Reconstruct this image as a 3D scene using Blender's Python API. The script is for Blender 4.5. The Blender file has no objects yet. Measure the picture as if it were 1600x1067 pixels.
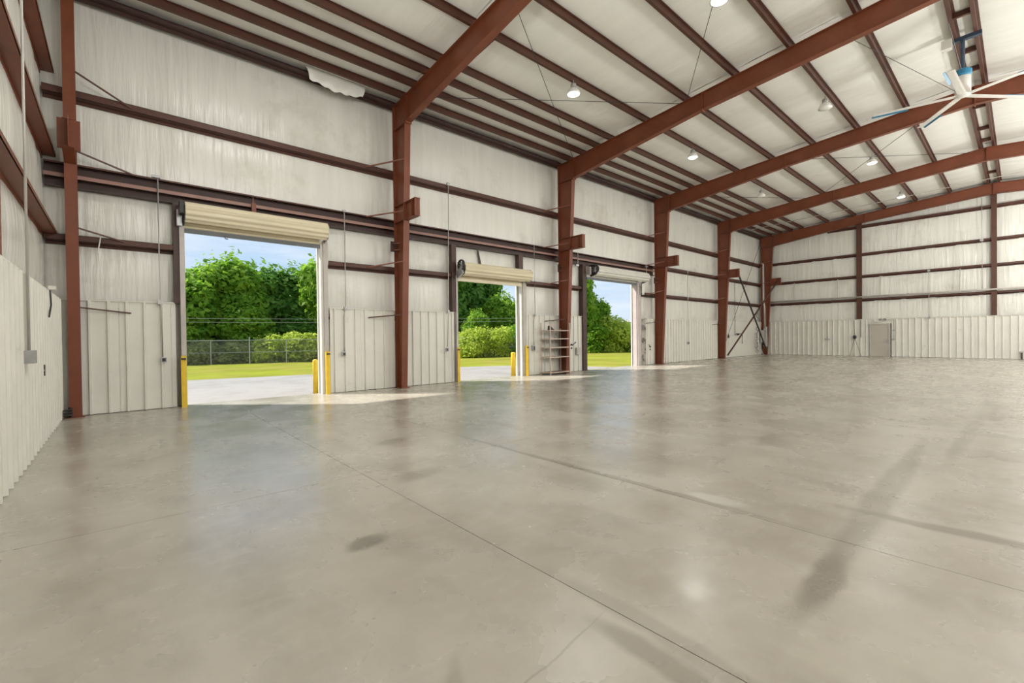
import bpy, math, random
import numpy as np
from mathutils import Matrix, Vector
random.seed(7); rng = np.random.default_rng(7)
S = bpy.context.scene; COL = S.collection

# ------------------------------------------------------------------ camera
cam = bpy.data.objects.new('camera', bpy.data.cameras.new('camera')); COL.objects.link(cam); S.camera = cam
cam.data.sensor_width = 36; cam.data.lens = 15.75; cam.data.clip_end = 600; cam.data.clip_start = 0.05
_x = np.array([797., -16.5, 700.]); _x /= np.linalg.norm(_x)
_y = np.array([-615., .3, 700.]); _y -= _x * _x.dot(_y); _y /= np.linalg.norm(_y)
_z = np.cross(_x, _y); _z = -_z if _z[1] > 0 else _z
_R = np.stack([_x, _y, _z], 1)
cam.matrix_world = Matrix(((_R[0][0], -_R[1][0], -_R[2][0], 0), (_R[0][1], -_R[1][1], -_R[2][1], 0),
                           (_R[0][2], -_R[1][2], -_R[2][2], 1.56), (0, 0, 0, 1)))
# ------------------------------------------------------------------ world, sun, exposure
S.view_settings.view_transform = 'Standard'; S.view_settings.look = 'None'
S.view_settings.gamma = 1; S.view_settings.use_curve_mapping = False
S.view_settings.exposure = 0.0
SKY = 1.12; SUN = 7.0; LAMP_W = 150.0; FILL = 3.15
S.cycles.use_denoising = True
S.cycles.max_bounces = 12; S.cycles.diffuse_bounces = 7; S.cycles.glossy_bounces = 4
S.cycles.sample_clamp_indirect = 6
W = bpy.data.worlds.new('sky'); S.world = W; W.use_nodes = True
nt = W.node_tree; nt.nodes.clear()
def N(t, ty, **k):
    n = t.nodes.new(ty)
    for a, b in k.items():
        if a.startswith('i_'): n.inputs[a[2:].replace('_', ' ')].default_value = b
        else: setattr(n, a, b)
    return n
def ramp(t, fac, stops, interp='LINEAR'):
    r = t.nodes.new('ShaderNodeValToRGB'); r.color_ramp.interpolation = interp
    e = r.color_ramp.elements
    while len(e) < len(stops): e.new(.5)
    for i, (p, c) in enumerate(stops):
        e[i].position = p; e[i].color = (*c, 1) if len(c) == 3 else c
    t.links.new(fac, r.inputs[0]); return r
tc = N(nt, 'ShaderNodeTexCoord'); sx = N(nt, 'ShaderNodeSeparateXYZ'); nt.links.new(tc.outputs['Generated'], sx.inputs[0])
g = ramp(nt, sx.outputs['Z'], [(0, (.66, .76, .86)), (.1, (.48, .66, .86)), (.3, (.33, .55, .84)), (1, (.14, .30, .66))])
mp = N(nt, 'ShaderNodeMapping'); mp.inputs['Scale'].default_value = (1.6, 1.6, 9); nt.links.new(tc.outputs['Generated'], mp.inputs[0])
no = N(nt, 'ShaderNodeTexNoise', i_Scale=2.2, i_Detail=7, i_Roughness=.55); nt.links.new(mp.outputs[0], no.inputs['Vector'])
cr = ramp(nt, no.outputs['Fac'], [(.34, (.06, .06, .06)), (.68, (.9, .9, .9))])
mx = N(nt, 'ShaderNodeMixRGB'); mx.inputs[2].default_value = (.84, .87, .92, 1)
nt.links.new(cr.outputs[0], mx.inputs[0]); nt.links.new(g.outputs[0], mx.inputs[1])
bg = N(nt, 'ShaderNodeBackground'); bg.inputs[1].default_value = SKY; nt.links.new(mx.outputs[0], bg.inputs[0])
nt.links.new(bg.outputs[0], N(nt, 'ShaderNodeOutputWorld').inputs[0])
sun = bpy.data.objects.new('sun', bpy.data.lights.new('sun', 'SUN')); COL.objects.link(sun)
sun.data.energy = SUN; sun.data.angle = math.radians(.6); sun.data.color = (1, .95, .86)
sun.rotation_euler = Vector((.725, -.69, -1.0)).to_track_quat('-Z', 'Y').to_euler()

# ------------------------------------------------------------------ materials
def material(name, col, rough=.5, var=.12, vscale=3, metal=0., bump=0., bscale=20, stretch=(1, 1, 1), spec=.5, coat=0., dirt=None):
    m = bpy.data.materials.new(name); m.use_nodes = True; t = m.node_tree; b = t.nodes['Principled BSDF']
    c = N(t, 'ShaderNodeTexCoord'); mp = N(t, 'ShaderNodeMapping'); mp.inputs['Scale'].default_value = stretch
    t.links.new(c.outputs['Object'], mp.inputs[0])
    n = N(t, 'ShaderNodeTexNoise', i_Scale=vscale, i_Detail=5, i_Roughness=.6); t.links.new(mp.outputs[0], n.inputs['Vector'])
    lo = tuple(v * (1 - var) for v in col); hi = tuple(min(1, v * (1 + var)) for v in col)
    r = ramp(t, n.outputs['Fac'], [(.3, lo), (.7, hi)]); out = r.outputs[0]
    if dirt:
        dc, dscale, d0, d1 = dirt
        n2 = N(t, 'ShaderNodeTexNoise', i_Scale=dscale, i_Detail=6, i_Roughness=.7); t.links.new(c.outputs['Object'], n2.inputs['Vector'])
        r2 = ramp(t, n2.outputs['Fac'], [(d0, (0, 0, 0)), (d1, (1, 1, 1))])
        x = N(t, 'ShaderNodeMixRGB'); x.inputs[2].default_value = (*dc, 1)
        t.links.new(r2.outputs[0], x.inputs[0]); t.links.new(out, x.inputs[1]); out = x.outputs[0]
    t.links.new(out, b.inputs['Base Color'])
    b.inputs['Roughness'].default_value = rough; b.inputs['Metallic'].default_value = metal
    b.inputs['Specular IOR Level'].default_value = spec
    if coat: b.inputs['Coat Weight'].default_value = coat
    if bump:
        n3 = N(t, 'ShaderNodeTexNoise', i_Scale=bscale, i_Detail=4); t.links.new(mp.outputs[0], n3.inputs['Vector'])
        bu = N(t, 'ShaderNodeBump'); bu.inputs['Strength'].default_value = bump; bu.inputs['Distance'].default_value = .05
        t.links.new(n3.outputs['Fac'], bu.inputs['Height']); t.links.new(bu.outputs[0], b.inputs['Normal'])
    return m
def emit(name, col, s):
    m = bpy.data.materials.new(name); m.use_nodes = True; b = m.node_tree.nodes['Principled BSDF']
    b.inputs['Base Color'].default_value = (*col, 1); b.inputs['Emission Color'].default_value = (*col, 1)
    b.inputs['Emission Strength'].default_value = s; return m
M = {
 'steel': material('red oxide primer', (.185, .050, .020), .45, .14, 1.6, bump=.04, bscale=40, dirt=((.12, .042, .02), 2.5, .6, .85)),
 'girt': material('dark red primer', (.085, .030, .018), .5, .16, 2.2, dirt=((.06, .03, .02), 3, .55, .8)),
 'dark': material('dark brown paint', (.06, .028, .022), .5, .2, 3),
 'liner': material('white vinyl wall facing', (.74, .735, .685), .27, .05, .7, bump=.65, bscale=1.6, stretch=(4.5, 4.5, .35), dirt=((.52, .48, .42), .55, .55, .85)),
 'roofliner': material('white vinyl roof facing', (.86, .86, .815), .32, .04, .6, bump=.45, bscale=1.2, stretch=(3.0, .5, 1), dirt=((.68, .66, .61), .5, .6, .9)),
 'panel': material('ribbed white steel', (.72, .705, .645), .38, .05, 1.2, dirt=((.42, .36, .28), 1.1, .62, .85)),
 'trimw': material('white trim', (.74, .72, .66), .4, .05),
 'trimg': material('grey white trim', (.50, .46, .43), .45, .1),
 'cream': material('cream door curtain', (.70, .63, .45), .33, .08, 2, stretch=(.3, 3, 3)),
 'curtw': material('white door curtain', (.66, .65, .60), .35, .06, 2),
 'galv': material('galvanised steel', (.42, .42, .42), .4, .12, 6, metal=.6),
 'conduit': material('grey conduit', (.50, .485, .45), .42, .06, 4, metal=.25),
 'yellow': material('yellow safety paint', (.78, .53, .035), .45, .12, 5, dirt=((.35, .22, .05), 4, .62, .8)),
 'black': material('black iron', (.03, .028, .026), .5, .2),
 'pink': material('primer paled as lit', (.30, .165, .135), .45, .1, 2),  # header lip primer, made paler to stand for light falling on it
 'blue': material('blue enamel', (.03, .20, .36), .4, .2, 6),
 'navy': material('dark blue steel', (.035, .06, .10), .45, .4, 8),
 'fanw': material('white fan enamel', (.74, .72, .68), .4, .04),
 'doorg': material('beige door paint', (.47, .43, .37), .45, .04),
 'scuff': material('scuffed board', (.38, .35, .32), .6, .3, 6, dirt=((.04, .035, .03), 3, .5, .62)),
 'rack': material('worn rack enamel', (.55, .44, .37), .5, .1, 6),
 'glow': emit('lit lens', (1, .97, .9), 9),
 'dim': material('unlit clear lens', (.85, .84, .80), .15, .03),
 'bark': material('bark', (.17, .13, .10), .9, .3, 5),
 'barg': material('grey bottom bar', (.13, .14, .15), .5, .1),
 'jambp': material('pinkish grey jamb', (.52, .45, .44), .5, .08),
 'apron': material('outdoor concrete', (.35, .335, .315), .8, .12, .45, bump=.1, dirt=((.20, .19, .175), .45, .42, .72)),
 'lawn': material('mown grass', (.235, .27, .024), .9, .28, .35, bump=.5, bscale=12, spec=.08, dirt=((.31, .25, .07), .3, .42, .72)),
 'far': material('pale blue grey cladding', (.44, .49, .55), .6, .1, .1),
}
def leafmat(name, a, b):
    m = bpy.data.materials.new(name); m.use_nodes = True; t = m.node_tree; bs = t.nodes['Principled BSDF']
    c = N(t, 'ShaderNodeTexCoord'); n = N(t, 'ShaderNodeTexNoise', i_Scale=1.1, i_Detail=5, i_Roughness=.7); t.links.new(c.outputs['Object'], n.inputs['Vector'])
    r = ramp(t, n.outputs['Fac'], [(.35, a), (.65, b)]); t.links.new(r.outputs[0], bs.inputs['Base Color'])
    bs.inputs['Roughness'].default_value = .55; bs.inputs['Specular IOR Level'].default_value = .3
    tr = N(t, 'ShaderNodeBsdfTranslucent'); t.links.new(r.outputs[0], tr.inputs[0])
    ms = N(t, 'ShaderNodeMixShader'); ms.inputs[0].default_value = .55
    t.links.new(bs.outputs[0], ms.inputs[1]); t.links.new(tr.outputs[0], ms.inputs[2])
    t.links.new(ms.outputs[0], t.nodes['Material Output'].inputs[0]); return m
M['leaf'] = leafmat('bright leaves', (.13, .31, .025), (.39, .60, .06))
M['leafd'] = leafmat('dark leaves', (.08, .23, .03), (.26, .46, .08))
M['leafy'] = leafmat('yellow green leaves', (.36, .50, .04), (.64, .72, .14))
M['leaft'] = leafmat('dry bush leaves', (.24, .32, .07), (.50, .50, .20))

def floor_material():
    m = bpy.data.materials.new('polished concrete'); m.use_nodes = True; t = m.node_tree; b = t.nodes['Principled BSDF']
    L = t.links.new
    c = N(t, 'ShaderNodeTexCoord').outputs['Object']
    def noise(scale, detail=6, rough=.6, st=(1, 1, 1), dist=0.):
        mp = N(t, 'ShaderNodeMapping'); mp.inputs['Scale'].default_value = st; L(c, mp.inputs[0])
        n = N(t, 'ShaderNodeTexNoise', i_Scale=scale, i_Detail=detail, i_Roughness=rough, i_Distortion=dist); L(mp.outputs[0], n.inputs['Vector'])
        return n.outputs['Fac']
    def mix(f, a, col, amt=1.):
        x = N(t, 'ShaderNodeMixRGB'); L(a, x.inputs[1]); x.inputs[2].default_value = (*col, 1)
        q = N(t, 'ShaderNodeMath', operation='MULTIPLY'); L(f, q.inputs[0]); q.inputs[1].default_value = amt; L(q.outputs[0], x.inputs[0])
        return x.outputs[0]
    col = ramp(t, noise(.55, 6, .55, dist=.2), [(.3, (.355, .322, .268)), (.5, (.435, .402, .342)), (.7, (.495, .465, .405))]).outputs[0]
    col = mix(ramp(t, noise(2.3, 5, .55, (1, .45, 1), .2), [(.46, (0, 0, 0)), (.78, (1, 1, 1))]).outputs[0], col, (.29, .265, .22), .6)
    col = mix(ramp(t, noise(7, 4, .5, (.5, 1, 1), .2), [(.5, (0, 0, 0)), (.85, (1, 1, 1))]).outputs[0], col, (.52, .495, .44), .4)
    wob = N(t, 'ShaderNodeVectorMath', operation='ADD'); L(c, wob.inputs[0])
    wn = N(t, 'ShaderNodeTexNoise', i_Scale=2.6, i_Detail=5); L(c, wn.inputs['Vector'])
    ws = N(t, 'ShaderNodeVectorMath', operation='SCALE'); L(wn.outputs['Color'], ws.inputs[0]); ws.inputs['Scale'].default_value = .12
    sb = N(t, 'ShaderNodeVectorMath', operation='SUBTRACT'); L(ws.outputs[0], sb.inputs[0]); sb.inputs[1].default_value = (.06, .06, .06)
    L(sb.outputs[0], wob.inputs[1]); P = wob.outputs[0]
    def stain(x0, y0, ang, lx, ly, colr, amt):      # a spill or tyre mark with a shape of its own on the slab
        v = N(t, 'ShaderNodeMapping', vector_type='TEXTURE'); L(P, v.inputs[0])
        v.inputs['Location'].default_value = (x0, y0, 0); v.inputs['Rotation'].default_value = (0, 0, ang); v.inputs['Scale'].default_value = (lx, ly, 50)
        ln = N(t, 'ShaderNodeVectorMath', operation='LENGTH'); L(v.outputs[0], ln.inputs[0])
        r = ramp(t, ln.outputs['Value'], [(.55, (1, 1, 1)), (1.0, (0, 0, 0))])
        return r.outputs[0], colr, amt
    for a in STAINS: 
        f, cl, am = stain(*a); col = mix(f, col, cl, am)
    L(col, b.inputs['Base Color'])
    rr = ramp(t, noise(1.1, 5, .55, dist=.2), [(.3, (.19,) * 3), (.7, (.34,) * 3)]); L(rr.outputs[0], b.inputs['Roughness'])
    b.inputs['Specular IOR Level'].default_value = 1.0
    bu = N(t, 'ShaderNodeBump'); bu.inputs['Strength'].default_value = .06; bu.inputs['Distance'].default_value = .02
    L(noise(3.2, 5), bu.inputs['Height']); L(bu.outputs[0], b.inputs['Normal'])
    return m
_dk = (.20, .175, .135); _lt = (.58, .56, .50)
STAINS = [(1.39, 3.32, .3, .20, .12, (.22, .20, .165), 1.0), (2.55, 4.55, .2, .34, .2, (.25, .23, .195), .55),
          (4.22, 1.92, 1.75, .33, .13, _lt, .75), (5.3, .62, .4, .2, .11, _lt, .15),
          (5.6, .88, .02, 3.4, .14, _dk, .5), (3.35, .83, .05, .6, .12, (.19, .165, .13), .6), (9.6, .55, -.02, 2.6, .12, _dk, .35),
          (4.9, .2, 1.62, 1.2, .10, _dk, .6), (1.93, 1.15, 1.57, .5, .09, _dk, .55), (1.62, 1.5, .12, .5, .009, _dk, .4), (.62, 1.9, -.4, .16, .1, _dk, .4), (1.05, 1.6, .9, .35, .06, _dk, .3), (2.1, 1.2, 1.5, 1.0, .1, _dk, .35),
          (4.07, 3.4, 1.585, 2.6, .07, _dk, .5), (3.1, 6.3, .2, .35, .2, _dk, .4)]
M['floor'] = floor_material()

# ------------------------------------------------------------------ mesh helpers
ORG = {}
class MB:
    def __init__(s): s.v = []; s.f = []
    def add(s, vs, fs):
        k = len(s.v); s.v += [tuple(map(float, p)) for p in vs]; s.f += [tuple(i + k for i in f) for f in fs]; return s
    def box(s, x0, x1, y0, y1, z0, z1):
        return s.add([(x0, y0, z0), (x1, y0, z0), (x1, y1, z0), (x0, y1, z0), (x0, y0, z1), (x1, y0, z1), (x1, y1, z1), (x0, y1, z1)],
                     [(3, 2, 1, 0), (4, 5, 6, 7), (0, 1, 5, 4), (1, 2, 6, 5), (2, 3, 7, 6), (3, 0, 4, 7)])
    def prism(s, poly, ax, a, b):                    # poly: 2-D outline in the two other axes
        def p(q, h):
            return (h, q[0], q[1]) if ax == 'x' else (q[0], h, q[1]) if ax == 'y' else (q[0], q[1], h)
        n = len(poly)
        return s.add([p(q, a) for q in poly] + [p(q, b) for q in poly],
                     [tuple(range(n))[::-1], tuple(range(n, 2 * n))] + [(i, (i + 1) % n, n + (i + 1) % n, n + i) for i in range(n)])
    def strip(s, path, ax, a, b, th):                # a plate following a 2-D path, given thickness th
        up = []
        for i, q in enumerate(path):
            p0 = path[max(i - 1, 0)]; p1 = path[min(i + 1, len(path) - 1)]
            d = (p1[0] - p0[0], p1[1] - p0[1]); l = math.hypot(*d) or 1
            up.append((q[0] - d[1] / l * th, q[1] + d[0] / l * th))
        return s.prism(list(path) + up[::-1], ax, a, b)
    def tube(s, pts, r, n=8):
        pts = [Vector(p) for p in pts]; rings = []
        for i, p in enumerate(pts):
            d = (pts[min(i + 1, len(pts) - 1)] - pts[max(i - 1, 0)]).normalized()
            u = d.cross(Vector((0, 0, 1)));
            if u.length < 1e-3: u = Vector((1, 0, 0))
            u.normalize(); w = d.cross(u); rr = r[i] if isinstance(r, (list, tuple)) else r
            rings.append([p + (u * math.cos(2 * math.pi * k / n) + w * math.sin(2 * math.pi * k / n)) * rr for k in range(n)])
        vs = [q for R in rings for q in R]; m = len(rings)
        fs = [(i * n + k, i * n + (k + 1) % n, (i + 1) * n + (k + 1) % n, (i + 1) * n + k) for i in range(m - 1) for k in range(n)]
        return s.add(vs, fs + [tuple(range(n))[::-1], tuple(range((m - 1) * n, m * n))])
    def bar(s, a, b, w, h):                          # rectangular bar between two points
        a = Vector(a); b = Vector(b); d = (b - a).normalized(); u = d.cross(Vector((0, 0, 1)))
        if u.length < 1e-3: u = Vector((1, 0, 0))
        u.normalize(); v = u.cross(d)
        q = [(-w, -h), (w, -h), (w, h), (-w, h)]
        return s.add([p + u * (x / 2) + v * (y / 2) for p in (a, b) for x, y in q],
                     [(3, 2, 1, 0), (4, 5, 6, 7), (0, 1, 5, 4), (1, 2, 6, 5), (2, 3, 7, 6), (3, 0, 4, 7)])
    def lathe(s, prof, c, n=20):                     # prof: (r, z) from bottom to top round a vertical axis at c
        vs = [(c[0] + r * math.cos(2 * math.pi * k / n), c[1] + r * math.sin(2 * math.pi * k / n), c[2] + z) for r, z in prof for k in range(n)]; m = len(prof)
        fs = [(i * n + k, i * n + (k + 1) % n, (i + 1) * n + (k + 1) % n, (i + 1) * n + k) for i in range(m - 1) for k in range(n)]
        return s.add(vs, fs + [tuple(range(n))[::-1], tuple(range((m - 1) * n, m * n))])
    def grid(s, fn, nu, nv):
        vs = [fn(i / nu, j / nv) for j in range(nv + 1) for i in range(nu + 1)]; w = nu + 1
        return s.add(vs, [(j * w + i, j * w + i + 1, (j + 1) * w + i + 1, (j + 1) * w + i) for j in range(nv) for i in range(nu)])
    def build(s, name, mat, parent=None, smooth=False, org=None, kind=None):
        o0 = Vector(org) if org else (ORG[parent.name] if parent else Vector((0, 0, 0)))
        me = bpy.data.meshes.new(name); me.from_pydata([tuple(Vector(p) - o0) for p in s.v], [], s.f)
        me.materials.append(M[mat] if isinstance(mat, str) else mat)
        if smooth: me.polygons.foreach_set('use_smooth', [True] * len(me.polygons))
        me.update(); o = bpy.data.objects.new(name, me); COL.objects.link(o); ORG[o.name] = o0
        if parent: o.parent = parent; o.location = o0 - ORG[parent.name]
        else: o.location = o0
        if kind: o['kind'] = kind
        return o
def root(name, loc, label=None, cat=None, group=None, kind=None):
    o = bpy.data.objects.new(name, None); COL.objects.link(o); o.location = loc; o.empty_display_size = .1; ORG[o.name] = Vector(loc)
    return tag(o, label, cat, group, kind)
def tag(o, label=None, cat=None, group=None, kind=None):
    if label: o['label'] = label
    if cat: o['category'] = cat
    if group: o['group'] = group
    if kind: o['kind'] = kind
    return o
def copy_tree(o, loc=None, parent=None):
    c = o.copy(); COL.objects.link(c)
    if parent: c.parent = parent
    if loc is not None: c.location = loc
    for ch in list(o.children): copy_tree(ch, None, c)
    return c

YR = 1.05                                             # ridge line
def zt(y): return 8.85 + .083 * (13.1 - y) if y >= YR else 8.85 + .083 * (13.1 - (2 * YR - y))
XF, XL = 37.2, -.9                                    # faces of the far and the near end wall
COLX = [6.7, 14.32, 21.94, 29.56, 36.95]

# ------------------------------------------------------------------ floor and ground
floor = MB().box(-1.35, 37.6, -11.2, 13.46, -.30, -.007).build('floor', 'floor', kind='structure')
jx = [-1.3, 2.09, 4.05, 9.7, 14.3, 21.9, 29.5, 37.55]; jy = [-11.15, -6.0, -.55, 5.02, 13.45]
for i in range(len(jx) - 1):
    for j in range(len(jy) - 1):
        MB().box(jx[i] + .003, jx[i + 1] - .003, jy[j] + .003, jy[j + 1] - .003, -.006, 0).build('slab', 'floor', floor)
apron_xy = [(-40, 13.47), (19.0, 13.47), (18.2, 16.2), (16.6, 18.8), (13.9, 20.1), (6.5, 21.3), (2.0, 22.2), (-40, 30)]
MB().prism(apron_xy, 'z', -.30, -.03).build('apron', 'apron', kind='structure')
MB().add([(-140, 13.46, -.32), (200, 13.46, -.32), (200, 200, -.32), (-140, 200, -.32), (-140, 13.46, -.06), (200, 13.46, -.06), (200, 200, -.06), (-140, 200, -.06)],
         [(3, 2, 1, 0), (4, 5, 6, 7), (0, 1, 5, 4), (1, 2, 6, 5), (2, 3, 7, 6), (3, 0, 4, 7)]).build('lawn', 'lawn', kind='structure')
MB().box(-60, 100, -60, -11.3, -.3, -.03).build('yard', 'apron', kind='structure')

# ------------------------------------------------------------------ roof: deck, facing, purlins
ceil = MB().prism([(13.6, zt(13.6) + .34), (YR, zt(YR) + .34), (-11.5, zt(-11.5) + .34), (-11.5, zt(-11.5) + .40), (YR, zt(YR) + .40), (13.6, zt(13.6) + .40)], 'x', -1.4, 37.7).build('ceiling', 'roofliner', kind='structure')
PY = [12.56, 11.87, 11.17, 10.48, 8.95, 7.43, 5.86, 4.36, 2.85, 1.30]
def purlin2(y, name='purlin'):
    z = zt(y - .03); f = .068; m = MB()
    m.box(-1.12, 37.25, y - f, y, z, z + .012); m.box(-1.12, 37.25, y - f - .012, y - f, z, z + .17); m.box(-1.12, 37.25, y - 2 * f, y - f, z + .158, z + .17)
    m.box(-1.12, 37.25, y - .012, y, z + .012, z + .03)
    m.build(name, 'girt', ceil)
for y in PY: purlin2(y)
for y in PY: purlin2(2 * YR - y + .08)
zs = zt(13.0)
MB().box(-1.12, 37.25, 12.93, 13.3, zs - .012, zs).box(-1.12, 37.25, 13.14, 13.16, zs - .1, zs + .24).box(-1.12, 37.25, 12.93, 12.945, zs, zs + .03).build('eave_strut', 'dark', ceil)
for x in (4.1, 7.9, 10.1, 11.6, 13.1, 15.6, 16.82, 19.15, 20.6, 22.6, 24.15, 26.9, 28.6, 30.4, 32.0, 34.6):
    MB().box(x - .04, x + .04, .82, 1.24, zt(1) + .02, zt(1) + .16).build('ridge_spacer', 'girt', ceil)
def pillow(name, mat, parent, P0, U, V, Nn, bulge, step=.22, seam=0, wr=.012):
    """facing sheet stretched between supports: P0 corner, U and V edges, Nn inward normal"""
    U = Vector(U); V = Vector(V); Nn = Vector(Nn); P0 = Vector(P0)
    nu = max(4, min(48, int(U.length / step))); nv = max(4, min(16, int(V.length / step)))
    ph = random.random() * 10
    def fn(u, v):
        e = min(1, 6 * min(v, 1 - v)) ; k = (1 - (2 * v - 1) ** 2) * min(1, 12 * u, 12 * (1 - u))
        w = wr * e * (math.sin(u * U.length * 5.3 + ph + 1.5 * math.sin(v * 3 + ph)) + .7 * math.sin(u * U.length * 9.1 + v * 2.2 + ph * 2))
        if seam:
            d = abs((u * U.length + .9) % seam - seam / 2); w -= .03 * max(0, 1 - d / .10)
        return P0 + U * u + V * v + Nn * (bulge * k + w)
    return MB().grid(fn, nu, nv).build(name, mat, parent, smooth=True)
bays = [-1.15] + COLX[:4] + [37.35]
def roofsheet(ya, yb, xa, xb):
    za, zb = zt(ya) + .205, zt(yb) + .205
    pillow('insulation_panel', 'roofliner', ceil, (xa, ya, za), (xb - xa, 0, 0), (0, yb - ya, zb - za), (0, 0, -1), .025 + .012 * abs(yb - ya), step=.3, wr=.006)
ys = [13.25] + [y - .07 for y in PY] + [.86]
for k in range(5):
    for i in range(len(ys) - 1): roofsheet(ys[i], ys[i + 1], bays[k], bays[k + 1])
    sy = [.86] + [2 * YR - y for y in PY[::-1][1:]] + [-11.2]
    for i in range(len(sy) - 1): roofsheet(sy[i], sy[i + 1], bays[k], bays[k + 1])
# loose facing that has come down over the eave strut in the first bay
def flapfn(u, v):
    z = zt(12.9) + .16 - v * (.36 + .12 * math.sin(u * 3.0) + .02 * math.sin(u * 31))
    return (3.9 + 1.72 * u + .12 * v * (1 - 2 * u), 12.86 - .10 * math.sin(v * 2.5) - .02 * math.sin(u * 17 + v * 4), z)
MB().grid(flapfn, 40, 10).build('torn_facing_flap', 'roofliner', ceil, smooth=True)['label'] = 'loose white facing hanging over the dark eave beam'

# ------------------------------------------------------------------ walls
def rib_profile(a, b, sheet_in, up):
    """outline of a ribbed sheet between a and b, ribs every 0.305 m standing `up` off the plane"""
    pts = [(a, 0)]; x = a + .10
    while x + .1 < b:
        pts += [(x, 0), (x + .012, up), (x + .05, up), (x + .062, 0)]; x += .305
    return pts + [(b, 0)]
def wainscot(wall, ax, plane, a, b, sgn, top=2.44, mat='panel', bottom=.012, up=.042):
    """sheets 0.914 m wide side by side, ribs towards sgn"""
    x = a
    while x < b - .02:
        e = min(x + .914, b)
        prof = rib_profile(x + .002, e - .002, 0, up)
        out = [(p, plane + sgn * q) for p, q in prof]; back = [(p, plane - sgn * .012) for p, q in prof[::-1]]
        MBp = MB()
        if ax == 'x': MBp.prism(out + back, 'z', bottom, top)
        else: MBp.prism([(q, p) for p, q in out + back], 'z', bottom, top)
        MBp.build('panel', mat, wall); x = e
def cap(wall, ax, plane, a, b, sgn, z=2.44):
    lo, hi = sorted((plane - sgn * .10, plane + sgn * .04)); m = MB()
    (m.box(a, b, lo, hi, z, z + .022) if ax == 'x' else m.box(lo, hi, a, b, z, z + .022)).build('cap_trim', 'trimw', wall)
def girt(wall, ax, face, a, b, z, depth=.2, up=.12, sgn=-1, mat='girt'):
    """Z girt: inner flange at `face`, web running back into the wall (sgn points into the room)"""
    bk = face - sgn * depth; m = MB()
    for lo, hi, z0, z1 in ((face, face - sgn * .01, z, z + up), (face, bk, z, z + .01), (bk, bk + sgn * .01, z - .07, z)):
        l, h = sorted((lo, hi)); (m.box(a, b, l, h, z0, z1) if ax == 'x' else m.box(l, h, a, b, z0, z1))
    l, h = sorted((face, face - sgn * .022)); (m.box(a, b, l, h, z + up - .01, z + up) if ax == 'x' else m.box(l, h, a, b, z + up - .01, z + up))
    m.build('girt', mat, wall)

# long wall with the three openings
OPEN = [(1.19, 4.33, 4.28), (8.95, 12.03, 3.70), (16.02, 20.08, 4.28)]
wb = MB(); xa = -1.4
for a, b, h in OPEN:
    wb.box(xa, a, 13.40, 13.46, -.3, 9.35); wb.box(a, b, 13.40, 13.46, h, 9.35); xa = b
wb.box(xa, 37.6, 13.40, 13.46, -.3, 9.35)
wback = wb.build('wall_back', 'panel', kind='structure')
LY = 13.335                                           # plane of the white facing
def wsheet(xa, xb, za, zb): pillow('insulation_panel', 'liner', wback, (xa, LY, za), (xb - xa, 0, 0), (0, 0, zb - za), (0, -1, 0), .045, seam=1.83, wr=.007)
rows_low = [(-1.15, 1.02), (4.5, 6.7), (6.7, 8.78), (12.08, 14.32), (14.32, 15.85), (20.5, 21.94)]
for a, b in rows_low:
    wsheet(a, b, 2.40, 3.70); wsheet(a, b, 3.70, 4.86)
for a, b, z in ((1.02, 4.5, 4.30), (8.78, 12.08, 3.74), (15.85, 20.5, 4.30)): wsheet(a, b, z, 4.9)
for a, b in ((21.94, 29.56), (29.56, 37.35)):
    wsheet(a, b, 2.40, 3.70); wsheet(a, b, 3.70, 5.24)
for k in range(5):
    wsheet(bays[k], bays[k + 1], 5.24, 6.72); wsheet(bays[k], bays[k + 1], 6.72, 9.02)
GY = 13.125
girt(wback, 'x', GY, -1.1, 37.2, 6.70, up=.15)
for a, b in ((-1.1, 1.0), (4.56, 8.74), (12.30, 15.75), (20.55, 37.2)): girt(wback, 'x', GY, a, b, 3.68, up=.13)
girt(wback, 'x', GY, 21.94, 37.2, 5.24, up=.13)
for a, b in ((-1.1, 1.0), (4.56, 8.74), (12.3, 15.75), (20.9, 37.2)): girt(wback, 'x', GY + .03, a, b, 2.2, up=.1)
# door header: two channels back to back, their lips coloured pale to look lit
def channel(a, b, z0, z1, lipmat):
    m = MB(); m.box(a, b, GY, 13.32, z1 - .012, z1); m.box(a, b, GY, 13.32, z0, z0 + .012); m.box(a, b, 13.305, 13.32, z0, z1); m.build('header_channel', 'dark', wback)
channel(-1.1, 22.0, 5.06, 5.30, 0); channel(-1.1, 22.0, 4.80, 5.04, 0)
MB().box(-1.1, 22.0, GY - .012, GY, 4.985, 5.065).build('header_lip', 'pink', wback)
MB().box(-1.1, 22.0, GY - .006, GY + .002, 5.265, 5.30).build('header_lip', 'girt', wback)
MB().box(2.62, 2.72, GY - .10, GY - .01, 4.80, 5.08).box(2.66, 2.68, GY - .03, GY - .01, 5.08, 5.24).build('header_cleat', 'steel', wback)
WY = 13.15
for a, b in ((-.9, 1.02), (4.58, 6.6), (6.8, 8.86), (12.32, 15.78), (20.96, 29.5), (29.6, 31.0)): wainscot(wback, 'x', WY, a, b, -1); cap(wback, 'x', WY, a, b, -1)
MB().box(31.0, 37.2, WY - .01, WY, .012, 2.44).build('panel', 'panel', wback); cap(wback, 'x', WY, 31.0, 37.2, -1)
MB().box(20.53, 20.94, WY - .03, WY + .02, .0, 2.42).build('scuffed_board', 'scuff', wback)
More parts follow.
